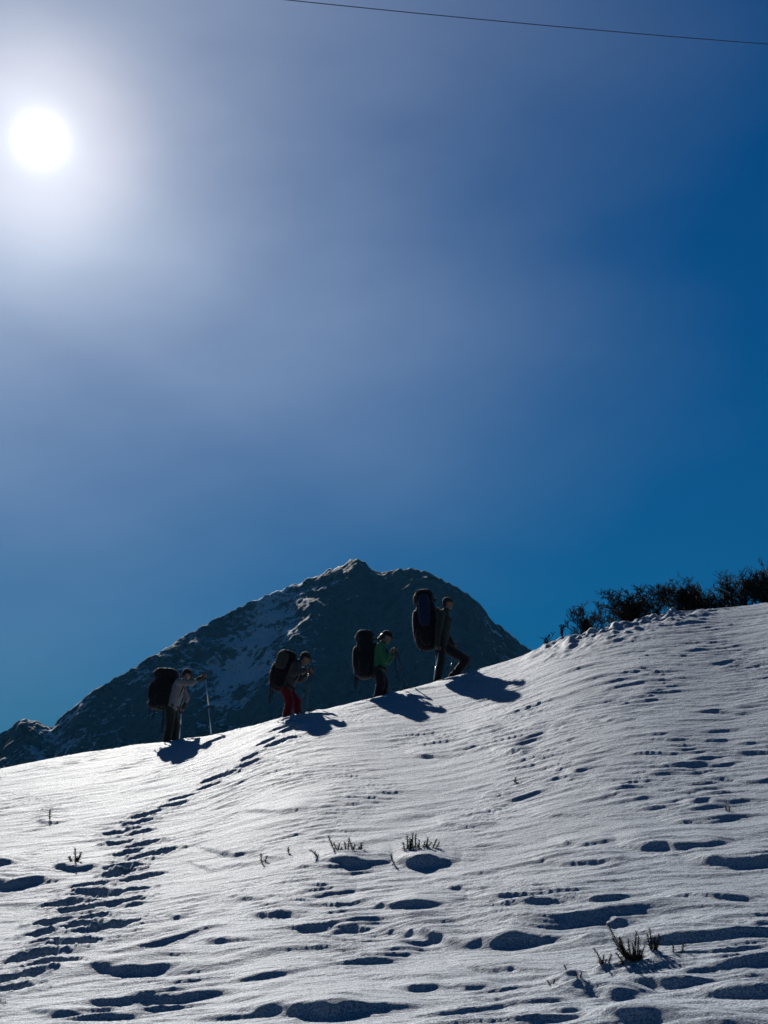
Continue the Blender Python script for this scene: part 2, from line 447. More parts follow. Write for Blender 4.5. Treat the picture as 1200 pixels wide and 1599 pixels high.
# ------------------------------------------------------------------ mountain
RIDGE = [(-420, 1190), (-200, 1170), (-60, 1158), (0, 1148), (14, 1138), (28, 1127), (42, 1122), (55, 1124), (66, 1130), (84, 1134), (100, 1116), (130, 1091),
         (165, 1068), (200, 1048), (250, 1017), (300, 986), (350, 960), (400, 936), (440, 920), (480, 905), (515, 890), (535, 884),
         (548, 874), (558, 872), (570, 877), (580, 890), (592, 894), (615, 890), (640, 888), (668, 892), (690, 903), (722, 922), (748, 941), (762, 960),
         (772, 972), (790, 984), (815, 1004), (840, 1022), (900, 1070), (1000, 1130), (1200, 1200), (1500, 1280)]
def build_mountain():
    pts = [ray(*p) for p in RIDGE]
    paz = np.array([a for a, e in pts]); pel = np.array([e for a, e in pts])
    azs = np.linspace(paz[0], paz[-1], 760)
    el = np.interp(azs, paz, pel)
    D = 1010 + 90 * noise(azs * 9, azs * 0 + 3.3, 4) - 120 * smoothstep(0.0, -0.25, azs)
    t = np.r_[np.linspace(0, 1, 300), np.linspace(1, 1.9, 60)[1:]]
    T, A = np.meshgrid(t, azs, indexing='ij')
    Dr = np.broadcast_to(D, T.shape); E = np.broadcast_to(el, T.shape)
    base = -75.0
    d_in = 560.0
    R = np.where(T <= 1, d_in + (Dr - d_in) * T, Dr + (T - 1) * 550)
    crest = E * Dr + EYE
    prof = np.where(T <= 1, T ** 1.12, 1 - 0.85 * (T - 1))
    Z = base + (crest - base) * prof
    X, Y = R * np.sin(A), R * np.cos(A)
    env = np.sin(np.clip(T, 0, 1) * math.pi * 0.97) ** 0.6 * smoothstep(0, 0.1, T) + 0.10 * smoothstep(0.9, 1.0, T)
    # the dark rib that comes down from the summit to the left, with a snow gully on its left
    a_top = ray(556, 880)[0]; a_bot = ray(395, 1120)[0]
    rib = a_top + (a_bot - a_top) * (1 - np.clip(T, 0, 1)) ** 0.62
    lat = (A - rib) * R + 9 * noise(R / 45, R * 0 + 2.0, 6)
    Z += env * (19 * np.exp(-(lat / 34) ** 2) - 12 * np.exp(-((lat + 50) / 34) ** 2))
    rib2 = ray(640, 890)[0] + (ray(760, 1100)[0] - ray(640, 890)[0]) * (1 - np.clip(T, 0, 1))
    lat2 = (A - rib2) * R
    Z += env * (8 * np.exp(-(lat2 / 30) ** 2) - 7 * np.exp(-((lat2 + 55) / 26) ** 2))
    # gullies and crags
    wx, wy = noise(X / 90, Y / 90, 20) * 30, noise(X / 90, Y / 90, 21) * 30
    for lam, amp, sd in ((150, 9, 22), (70, 8, 23), (30, 6.5, 24), (13, 4.6, 25), (6, 2.2, 26)):
        n = noise((X + wx) / lam, (Y + wy) / (lam * 1.5), sd)
        Z += env * amp * (0.5 - np.abs(n) * 2.0) * 0.75
    # keep the skyline where it stands
    e_now = ((Z - EYE) / R).max(axis=0)
    ratio = (el - base / D) / (e_now - base / D)
    k = np.hanning(21); k /= k.sum()
    ratio = np.convolve(np.pad(ratio, 10, mode='edge'), k, 'valid')
    Z = base + (Z - base) * ratio[None, :]
    crag = 1.7 * noise(X / 9, Y / 9, 33) + 1.6 * noise(X / 4, Y / 4, 34)
    Z += crag * smoothstep(0.8, 1.0, T)
    me = grid_mesh('mountain', X, Y, Z)
    # where snow lies: the gully left of the rib, benches, less on the steep right flank
    gz = np.gradient(Z, axis=0) / np.maximum(1.0, np.gradient(R, axis=0))
    s = 0.32 - 0.30 * smoothstep(0.55, 1.1, np.abs(gz))
    s += 0.42 * np.exp(-((lat + 52) / 42) ** 2) * smoothstep(0.62, 0.86, T)
    s += 0.16 * np.exp(-((lat2 + 55) / 30) ** 2) + 0.10 * smoothstep(0.02, -0.2, A) * smoothstep(0.75, 1, T)
    s -= 0.22 * np.exp(-((lat - 15) / 45) ** 2) + 0.06
    s += 0.34 * noise(X / 55, Y / 120, 40) + 0.05
    att = me.attributes.new('snow', 'FLOAT', 'POINT')
    att.data.foreach_set('value', s.ravel().astype(np.float32))
    o = link('mountain', me, M_MOUNT)
    tag(o, 'dark rocky mountain with snow-filled gullies behind the slope', 'mountain', kind='structure')
build_mountain()

# ------------------------------------------------------------------ shape helpers for the things
def tube_into(bm, pts, radii, n=6, cap=True):
    rings = []
    prev = None
    pts = [Vector(p) for p in pts]
    for i, p in enumerate(pts):
        t = (pts[min(i + 1, len(pts) - 1)] - pts[max(i - 1, 0)]).normalized()
        ref = Vector((0, 0, 1)) if abs(t.z) < 0.9 else Vector((1, 0, 0))
        a = t.cross(ref).normalized() if prev is None else (prev - t * prev.dot(t)).normalized()
        prev = a
        b = t.cross(a)
        r = radii[i] if isinstance(radii, (list, tuple)) else radii
        rings.append([bm.verts.new(p + (a * math.cos(2 * math.pi * k / n) + b * math.sin(2 * math.pi * k / n)) * r) for k in range(n)])
    for r0, r1 in zip(rings, rings[1:]):
        for k in range(n):
            bm.faces.new((r0[k], r0[(k + 1) % n], r1[(k + 1) % n], r1[k]))
    if cap:
        bm.faces.new(rings[0][::-1]); bm.faces.new(rings[-1])

def finish(bm, name, m, parent=None, smooth=True):
    bmesh.ops.recalc_face_normals(bm, faces=bm.faces)
    me = bpy.data.meshes.new(name); bm.to_mesh(me); bm.free()
    return link(name, me, m, parent, smooth)

def tube(name, pts, radii, m, parent=None, n=8):
    bm = bmesh.new(); tube_into(bm, pts, radii, n); return finish(bm, name, m, parent)

def ellipsoid_into(bm, c, r, rot=None, seg=16, rings=10, e1=1.0, e2=1.0):
    """superellipsoid: e = 1 round, e < 1 boxy"""
    def sp(v, e): return math.copysign(abs(v) ** e, v)
    R = rot or Matrix.Identity(3)
    vs = []
    for i in range(rings + 1):
        ph = -math.pi / 2 + math.pi * i / rings
        if i in (0, rings):
            vs.append([bm.verts.new(Vector(c) + R @ Vector((0, 0, r[2] * (1 if i else -1))))]); continue
        row = []
        for k in range(seg):
            th = 2 * math.pi * k / seg
            p = Vector((r[0] * sp(math.cos(ph), e1) * sp(math.cos(th), e2), r[1] * sp(math.cos(ph), e1) * sp(math.sin(th), e2), r[2] * sp(math.sin(ph), e1)))
            row.append(bm.verts.new(Vector(c) + R @ p))
        vs.append(row)
    for i in range(rings):
        a, b = vs[i], vs[i + 1]
        for k in range(seg):
            k2 = (k + 1) % seg
            if len(a) == 1: bm.faces.new((a[0], b[k2], b[k]))
            elif len(b) == 1: bm.faces.new((a[k], a[k2], b[0]))
            else: bm.faces.new((a[k], a[k2], b[k2], b[k]))

def limb_into(bm, p0, r0, p1, r1):
    p0, p1 = Vector(p0), Vector(p1)
    if (p1 - p0).length > 1e-5: tube_into(bm, [p0, p1], [r0, r1], 14)
    ellipsoid_into(bm, p0, (r0,) * 3, seg=14, rings=8); ellipsoid_into(bm, p1, (r1,) * 3, seg=14, rings=8)

def fuse(bm, name, m, parent=None, voxel=0.01, iters=4, folds=0.0, seed=0, fl=0.09):
    """one continuous skin round everything in bm"""
    me = bpy.data.meshes.new('tmp'); bm.to_mesh(me); bm.free()
    o = bpy.data.objects.new('tmp', me); COL.objects.link(o)
    md = o.modifiers.new('r', 'REMESH'); md.mode = 'VOXEL'; md.voxel_size = voxel
    sm = o.modifiers.new('s', 'SMOOTH'); sm.factor = 0.5; sm.iterations = iters
    dg = bpy.context.evaluated_depsgraph_get()
    out = bpy.data.meshes.new_from_object(o.evaluated_get(dg))
    bpy.data.objects.remove(o); bpy.data.meshes.remove(me)
    out.name = name
    if folds:
        n = len(out.vertices)
        co_ = np.empty(n * 3, np.float32); out.vertices.foreach_get('co', co_); co_ = co_.reshape(-1, 3)
        no_ = np.empty(n * 3, np.float32); out.vertex_normals.foreach_get('vector', no_); no_ = no_.reshape(-1, 3)
        f = noise(co_[:, 0] / fl + co_[:, 2] / fl * 0.6 + 9.1, co_[:, 2] / fl * 0.8 + co_[:, 1] / fl + 3.3, 60 + seed)
        f = (0.5 - np.abs(f) * 2) + 0.5 * noise(co_[:, 0] / 0.035, (co_[:, 2] + co_[:, 1]) / 0.04, 61 + seed)
        co_ += no_ * (f * folds)[:, None]
        out.vertices.foreach_set('co', co_.ravel()); out.update()
    return link(name, out, m, parent)

# ------------------------------------------------------------------ things: hikers with packs and poles
M_SKIN = mat('skin', (0.19, 0.11, 0.08), 0.5, 0.4, 0.08, 30)
M_BLACK = mat('black_cloth', (0.012, 0.012, 0.014), 0.85, 0.2, 0.3, 25, 0.4, 60)
M_DARKHAIR = mat('dark_hair', (0.014, 0.010, 0.008), 0.5, 0.4, 0.3, 60)
M_STRAP = mat('webbing', (0.012, 0.012, 0.013), 0.8, 0.2, 0.2, 90, 0.3, 300)
M_METAL = mat('pole_shaft', (0.6, 0.6, 0.62), 0.35, 0.5, 0.05, 40, metal=0.8)
M_DARKMETAL = mat('dark_pole_shaft', (0.010, 0.010, 0.012), 0.35, 0.5, 0.05, 40)
M_GRIP = mat('pole_grip', (0.02, 0.02, 0.02), 0.9, 0.2, 0.2, 90)
M_SOLE = mat('boot', (0.03, 0.024, 0.02), 0.8, 0.25, 0.3, 40, 0.4, 90)
def cloth(name, c, v=0.18): return mat(name, tuple(q * 0.72 for q in c), 0.9, 0.2, v, 14, 0.5, 55, sheen=0.15)

def make_person(sp):
    """sp: a description of one hiker with joints given as photograph pixels (x, y) and a side offset in metres"""
    fx, fy = sp['foot']
    az, _ = ray(fx, fy)
    d = crest_d(az) + sp.get('back', 0.25)
    gx, gy = xy(az, d)
    gz = ground(gx, gy) - 0.03
    k = d / math.cos(math.atan(ray(fx, fy)[1])) * math.cos(PITCH - math.atan(ray(fx, fy)[1])) / F
    J = {}
    for n, v in sp['joints'].items():
        J[n] = Vector(((v[0] - fx) * k, v[2], (fy - v[1]) * k))
    root = Vector((gx, gy, gz))
    S = sp.get('size', 1.0)
    hd, nk, ch, pv = J['head'], J['neck'], J['chest'], J['pelvis']
    look = Vector(sp['look']).normalized()
    up = (Vector((0, 0, 1)) - look * look.z).normalized()
    sidev = up.cross(look)
    HR = Matrix((look, sidev, up)).transposed()        # head frame: x forward, y left, z up
    H = lambda x, y, z: hd + HR @ Vector((x, y, z))
    Y = Vector((0, 1, 0))
    # --- body: one skin
    bm = bmesh.new()
    ellipsoid_into(bm, H(0.0, 0, 0.025), (0.098, 0.076, 0.105), HR, 20, 14)
    ellipsoid_into(bm, H(0.030, 0, -0.055), (0.062, 0.055, 0.062), HR, 16, 10)
    ellipsoid_into(bm, H(0.100, 0, -0.022), (0.020, 0.014, 0.026), HR, 10, 8)       # nose
    ellipsoid_into(bm, H(0.082, 0, -0.072), (0.016, 0.024, 0.010), HR, 10, 6)       # lips
    ellipsoid_into(bm, H(0.074, 0, -0.098), (0.020, 0.024, 0.018), HR, 10, 6)       # chin
    for s in (-1, 1):
        ellipsoid_into(bm, H(0.0, s * 0.078, -0.012), (0.024, 0.012, 0.034), HR, 10, 8)   # ear
        ellipsoid_into(bm, H(0.084, s * 0.030, 0.012), (0.014, 0.018, 0.010), HR, 8, 6)   # brow
    limb_into(bm, H(-0.015, 0, -0.05), 0.056, nk, 0.062)
    limb_into(bm, nk, 0.07, ch, 0.105)
    for s in (-1, 1):
        limb_into(bm, ch + Y * s * 0.07, 0.10, pv + Y * s * 0.06, 0.105)
    for sd in 'RL':
        sh, el, ha = J['shoulder' + sd], J['elbow' + sd], J['hand' + sd]
        limb_into(bm, ch + (sh - ch) * 0.3, 0.08, sh, 0.055)
        limb_into(bm, sh, 0.052, el, 0.040); limb_into(bm, el, 0.040, ha, 0.027)
        hp, kn, an = J['hip' + sd], J['knee' + sd], J['ankle' + sd]
        limb_into(bm, pv, 0.10, hp, 0.088); limb_into(bm, hp, 0.085, kn, 0.058); limb_into(bm, kn, 0.058, an, 0.038)
        # hand closed round a grip: palm, four bent fingers, thumb from the side of the palm
        gdir = Vector(sp['grip' + sd]).normalized()           # direction of the held shaft, downwards
        fo = (ha - el).normalized()
        out = gdir.cross(fo).normalized()
        kn_dir = (fo - gdir * fo.dot(gdir)).normalized()
        pc = ha + fo * 0.045
        PR = Matrix((kn_dir, out, gdir)).transposed()
        ellipsoid_into(bm, pc, (0.044, 0.017, 0.042), PR, 12, 8)
        for q in range(4):
            ln = (0.030, 0.034, 0.032, 0.025)[q]
            b0 = pc + kn_dir * 0.036 + gdir * (-0.030 + 0.020 * q)
            b1 = b0 + kn_dir * ln * 0.55 + out * 0.022
            b2 = b1 - kn_dir * 0.006 + out * ln * 0.8
            b3 = b2 - kn_dir * ln * 0.75 + out * 0.004
            limb_into(bm, b0, 0.0095, b1, 0.0092); limb_into(bm, b1, 0.0092, b2, 0.0085); limb_into(bm, b2, 0.0085, b3, 0.0075)
        t0 = pc - gdir * 0.034 - kn_dir * 0.012
        t1 = t0 - gdir * 0.014 + out * 0.024 + kn_dir * 0.014
        limb_into(bm, t0, 0.0125, t1, 0.0105); limb_into(bm, t1, 0.0105, t1 + out * 0.020 + kn_dir * 0.020, 0.0088)
    body = fuse(bm, 'person', M_SKIN, None, 0.0075, 2)
    body.location = root
    tag(body, sp['label'], 'person', 'hikers walking up the crest in a line')
    # --- jacket
    g = sp.get('girth', 1.0)
    bm = bmesh.new()
    for s in (-1, 1):
        limb_into(bm, ch + Y * s * 0.075 + Vector((0.01, 0, 0)), 0.142 * g, pv + Y * s * 0.07 + (ch - pv) * 0.05, 0.142 * g)
        limb_into(bm, ch + Y * s * 0.075, 0.118 * g, ch + (nk - ch) * 0.55 + Y * s * 0.04, 0.092)
    limb_into(bm, ch + (nk - ch) * 0.5, 0.095, nk + (hd - nk) * 0.12, 0.075)
    for sd in 'RL':
        sh, el, ha = J['shoulder' + sd], J['elbow' + sd], J['hand' + sd]
        limb_into(bm, ch + (sh - ch) * 0.4, 0.10, sh, 0.082); limb_into(bm, sh, 0.080, el, 0.064)
        end = el + (ha - el) * sp.get('sleeve', 0.93)
        limb_into(bm, el, 0.064, end, 0.047)
    fuse(bm, 'jacket', sp['jacket'], body, 0.010, 5, 0.010, sp['seed'])
    if sp.get('cuff'):
        for sd in 'RL':
            el, ha = J['elbow' + sd], J['hand' + sd]
            tube('glove', [el + (ha - el) * 0.5, el + (ha - el) * 0.8, ha + (ha - el).normalized() * 0.02], [0.052, 0.050, 0.042], sp['cuff'], body, 12)
    # --- trousers
    bm = bmesh.new()
    limb_into(bm, pv + Y * 0.065, 0.122 * g, pv - Y * 0.065, 0.122 * g)
    for sd in 'RL':
        hp, kn, an = J['hip' + sd], J['knee' + sd], J['ankle' + sd]
        limb_into(bm, pv, 0.13, hp, 0.122 * g); limb_into(bm, hp, 0.120 * g, kn, 0.092); limb_into(bm, kn, 0.092, an, 0.082)
    fuse(bm, 'trousers', sp['trousers'], body, 0.010, 4, 0.010, sp['seed'] + 3)
    # --- boots
    for sd in 'RL':
        an = J['ankle' + sd]
        bm = bmesh.new()
        limb_into(bm, an + Vector((-0.01, 0, 0.06)), 0.058, an + Vector((0, 0, -0.02)), 0.055)
        ellipsoid_into(bm, an + Vector((0.06, 0, -0.055)), (0.145, 0.052, 0.045), None, 16, 8, 0.8, 0.8)
        b_ = fuse(bm, 'boot', M_SOLE, body, 0.010, 3)
    # --- hair and cap
    bm = bmesh.new()
    ellipsoid_into(bm, H(-0.020, 0, 0.020), (0.092, 0.083, 0.100), HR, 16, 10)
    ellipsoid_into(bm, H(-0.055, 0, -0.045), (0.048, 0.062, 0.06), HR, 14, 8)
    if sp.get('ponytail'):
        limb_into(bm, H(-0.10, 0, 0.0), 0.035, H(-0.13, -0.02, -0.10), 0.028)
        limb_into(bm, H(-0.13, -0.02, -0.10), 0.028, H(-0.11, -0.04, -0.20), 0.014)
    fuse(bm, 'hair', M_DARKHAIR, body, 0.010, 2, 0.004, 2, 0.03)
    if sp.get('cap', True):
        bm = bmesh.new()
        ellipsoid_into(bm, H(-0.004, 0, 0.052), (0.108, 0.090, 0.088), HR, 22, 14)
        cut = H(0, 0, 0.028)
        geom = bm.verts[:] + bm.edges[:] + bm.faces[:]
        bmesh.ops.bisect_plane(bm, geom=geom, plane_co=cut, plane_no=up, clear_inner=True)
        cp = finish(bm, 'cap', sp['capmat'], body)
        sol = cp.modifiers.new('s', 'SOLIDIFY'); sol.thickness = 0.006
        bm = bmesh.new()
        prev = None
        for i in range(7):
            a = -1.15 + 2.3 * i / 6
            p0 = H(0.092 * math.cos(a) * 1.05, 0.085 * math.sin(a), 0.040)
            p1 = H(0.092 * math.cos(a) + 0.085 * math.cos(a * 0.75), 0.080 * math.sin(a), 0.022)
            pair = (bm.verts.new(p0), bm.verts.new(p1))
            if prev: bm.faces.new((prev[0], prev[1], pair[1], pair[0]))
            prev = pair
        br = finish(bm, 'brim', sp['capmat'], cp)
        sol = br.modifiers.new('s', 'SOLIDIFY'); sol.thickness = 0.006; sol.offset = 0
        bm = bmesh.new(); ellipsoid_into(bm, H(-0.004, 0, 0.141), (0.009, 0.009, 0.006), HR, 8, 5)
        finish(bm, 'button', sp['capmat'], cp)
    # --- the pack: a thing of its own, carried on the back
    make_pack(sp, J, root, k, fx, fy)
    # --- trekking poles
    for (pl) in sp['poles']:
        hnd = J['hand' + pl['hand']]
        el = J['elbow' + pl['hand']]
        fo = (hnd - el).normalized()
        gdir = Vector(sp['grip' + pl['hand']]).normalized()
        kd = (fo - gdir * fo.dot(gdir)).normalized(); ot = gdir.cross(fo).normalized()
        hold = hnd + fo * 0.045 + kd * 0.03 + ot * 0.026 + Vector(pl.get('shift', (0, 0, 0)))
        tip = Vector(((pl['tip'][0] - fx) * k, pl['tip'][2], 0))
        tw = root + tip
        tip.z = ground(tw.x, tw.y) - gz - 0.03
        make_pole(root, hold, tip, pl)
    return body

def make_pole(root, hold, tip, pl):
    o = empty('trekking_pole', root + hold)
    tag(o, pl['label'], 'trekking pole', 'trekking poles held by the hikers')
    L = tip - hold
    u = L.normalized(); ln = L.length
    q = Vector((0, 0, -1)).rotation_difference(u)
    o.rotation_mode = 'QUATERNION'; o.rotation_quaternion = q
    P = lambda z: Vector((0, 0, -z))
    m = M_METAL if pl.get('bright') else M_DARKMETAL
    tube('grip', [P(-0.075), P(-0.070), P(-0.055), P(-0.02), P(0.03), P(0.075), P(0.09)], [0.010, 0.019, 0.021, 0.016, 0.017, 0.015, 0.011], M_GRIP, o, 10)
    sh = tube('upper_shaft', [P(0.08), P(ln * 0.48)], 0.0135, m, o, 8)
    tube('lower_shaft', [P(ln * 0.46), P(ln * 0.94)], [0.0115, 0.0095], m, o, 8)
    tube('clamp', [P(ln * 0.455), P(ln * 0.46), P(ln * 0.495), P(ln * 0.50)], [0.010, 0.0145, 0.0145, 0.010], M_GRIP, o, 8)
    tube('tip', [P(ln * 0.94), P(ln)], [0.0075, 0.003], M_METAL, o, 6)
    bm = bmesh.new()
    tube_into(bm, [P(ln * 0.925), P(ln * 0.93), P(ln * 0.937)], [0.014, 0.045, 0.040], 14)
    finish(bm, 'basket', M_GRIP, o)
    pts = [Vector((0.0 + 0.03 * math.sin(a), 0.012 * math.cos(a * 2), -0.0 - 0.05 + 0.055 * math.cos(a) - 0.02)) for a in [2 * math.pi * i / 12 for i in range(12)]]
    tube('wrist_strap', pts + [pts[0]], 0.0045, M_STRAP, o, 5)

def make_pack(sp, J, root, k, fx, fy):
    pk = sp['pack']
    W = lambda x, y, s=0.0: Vector(((x - fx) * k, s, (fy - y) * k))
    b, t = W(*pk['bottom']), W(*pk['top'])
    u = (t - b).normalized(); ln = (t - b).length
    back = Vector((-u.z, 0, u.x))                     # away from the hiker's back
    dep = pk['depth'] * k
    wid = pk.get('width', 0.36)
    o = empty('backpack', root + b)
    tag(o, pk['label'], 'backpack', 'loaded packs on the hikers')
    R = Matrix((-back, Vector((0, 1, 0)), u)).transposed()      # x towards the hiker, y left, z up the pack
    P = lambda x, y, z: R @ Vector((x, y, z))
    m1, m2 = pk['mat'], pk.get('mat2', M_BLACK)
    bm = bmesh.new()
    ellipsoid_into(bm, P(0.01, 0, ln * 0.42), (dep * 0.44, wid * 0.5, ln * 0.44), R, 24, 16, 0.68, 0.65)
    pr = random.Random(sp['seed'])
    for q in range(7):
        ellipsoid_into(bm, P(dep * pr.uniform(-0.30, 0.12), wid * pr.uniform(-0.36, 0.36), ln * pr.uniform(0.12, 0.78)), (dep * pr.uniform(0.16, 0.26), wid * pr.uniform(0.18, 0.3), ln * pr.uniform(0.08, 0.16)), R, 14, 8)
    ellipsoid_into(bm, P(-dep * 0.10, 0, ln * 0.25), (dep * 0.40, wid * 0.47, ln * 0.26), R, 20, 12, 0.75, 0.75)
    fuse(bm, 'main_bag', m1, o, 0.014, 4, 0.014, sp['seed'] + 5, 0.14)
    bm = bmesh.new()
    ellipsoid_into(bm, P(-0.01, 0, ln * 0.865), (dep * 0.39, wid * 0.44, ln * 0.135), R, 22, 12, 0.65, 0.65)
    ellipsoid_into(bm, P(-dep * 0.16, 0.04, ln * 0.84), (dep * 0.32, wid * 0.42, ln * 0.11), R, 18, 10, 0.7, 0.7)
    fuse(bm, 'lid', m2, o, 0.013, 4, 0.012, sp['seed'] + 6, 0.10)
    bm = bmesh.new()
    ellipsoid_into(bm, P(-dep * 0.40, 0, ln * 0.42), (dep * 0.16, wid * 0.40, ln * 0.24), R, 18, 12, 0.7, 0.7)
    fuse(bm, 'front_pocket', m1, o, 0.013, 4, 0.010, sp['seed'] + 7, 0.10)
    for s in (-1, 1):
        bm = bmesh.new()
        ellipsoid_into(bm, P(-0.01, s * wid * 0.49, ln * 0.22), (dep * 0.26, 0.055, ln * 0.17), R, 16, 10, 0.8, 0.8)
        fuse(bm, 'side_pocket', m2, o, 0.012, 4, 0.008, sp['seed'] + 8, 0.08)
        for z in (0.40, 0.63):                          # compression straps along each side
            pts = [P(dep * 0.34, s * wid * 0.47, ln * (z + 0.05)), P(0, s * (wid * 0.52 + 0.012), ln * (z + 0.02)), P(-dep * 0.38, s * wid * 0.46, ln * z)]
            st = tube('compression_strap', pts, 0.009, M_STRAP, o, 6)
        # shoulder strap over the shoulder and down the chest
        sh = J['shoulder' + ('L' if s > 0 else 'R')] - (b)
        ch, pv = J['chest'] - b, J['pelvis'] - b
        fw = -back
        pts = [P(dep * 0.40, s * 0.10, ln * 0.66), sh * 0.75 + ch * 0.25 + u * 0.13 - fw * 0.02 + Vector((0, -s * 0.03, 0)), ch + fw * 0.145 + Vector((0, s * 0.10, 0)) + u * 0.02,
               ch * 0.55 + pv * 0.45 + fw * 0.12 + Vector((0, s * 0.15, 0)), P(dep * 0.36, s * wid * 0.46, ln * 0.18)]
        tube('shoulder_strap', pts, [0.022, 0.028, 0.026, 0.016, 0.010], M_STRAP, o, 8)
        hp = J['pelvis'] - b
        pts = [P(dep * 0.34, s * wid * 0.42, ln * 0.07), hp + Vector((0.02, s * 0.20, 0.03)), hp + fw * 0.12 + Vector((0.02, s * 0.09, 0.01)), hp + fw * 0.155 + Vector((0.01, 0, 0.0))]
        tube('hip_belt', pts, [0.035, 0.042, 0.026, 0.016], M_STRAP, o, 8)
    # loose straps hanging from the bottom
    for (dx, sy, l) in pk.get('hang', []):
        p0 = P(dx * dep, sy, ln * 0.05)
        pts = [p0, p0 + Vector((0.01, 0.0, -l * 0.4)), p0 + Vector((-0.012, 0.01, -l * 0.75)), p0 + Vector((0.005, 0.0, -l))]
        tube('hanging_strap', pts, 0.014, M_STRAP, o, 6)
    bm = bmesh.new()
    pts = [P(dep * 0.38, -0.05, ln * 0.80), P(dep * 0.46, -0.03, ln * 0.85), P(dep * 0.46, 0.03, ln * 0.85), P(dep * 0.38, 0.05, ln * 0.80)]
    tube('haul_loop', pts, 0.009, M_STRAP, o, 6); bm.free()
    for (nm, x, y, z, rx, ry, rz, mm_, e) in pk.get('extras', []):
        bm = bmesh.new()
        ellipsoid_into(bm, P(x * dep, y, z * ln), (rx * dep, ry, rz * ln), R, 20, 12, e, e)
        fuse(bm, nm, mm_, o, 0.012, 3, 0.006, sp['seed'] + 9, 0.08)
    return o

C_OLIVE = cloth('olive_trousers', (0.022, 0.026, 0.018)); C_WHITE = cloth('pale_grey_shirt', (0.20, 0.20, 0.21), 0.08)
C_RED = cloth('dark_red_trousers', (0.125, 0.005, 0.012)); C_BEIGE = cloth('taupe_jacket', (0.060, 0.055, 0.050))
C_GREEN = cloth('green_jacket', (0.028, 0.17, 0.07)); C_BLACKT = cloth('black_trousers', (0.012, 0.012, 0.015))
C_SAGE = cloth('grey_green_jacket', (0.028, 0.033, 0.028)); C_BROWNCAP = cloth('grey_brown_cap', (0.03, 0.027, 0.025))
C_OLIVECAP = cloth('dark_olive_cap', (0.022, 0.025, 0.014)); C_BLACKCAP = cloth('black_cap', (0.012, 0.012, 0.014))
P_BLACK = cloth('black_pack_fabric', (0.006, 0.006, 0.008)); P_MAROON = cloth('maroon_pack_fabric', (0.018, 0.005, 0.010))
P_TEAL = cloth('dark_teal_pack_fabric', (0.005, 0.010, 0.013)); P_NAVY = cloth('dark_plum_pack_fabric', (0.010, 0.006, 0.012))
P_BLUE = cloth('blue_bag_fabric', (0.010, 0.018, 0.060)); P_PAD = cloth('grey_green_foam_pad', (0.045, 0.052, 0.040), 0.08)
C_GLOVE = cloth('olive_glove', (0.04, 0.04, 0.02))

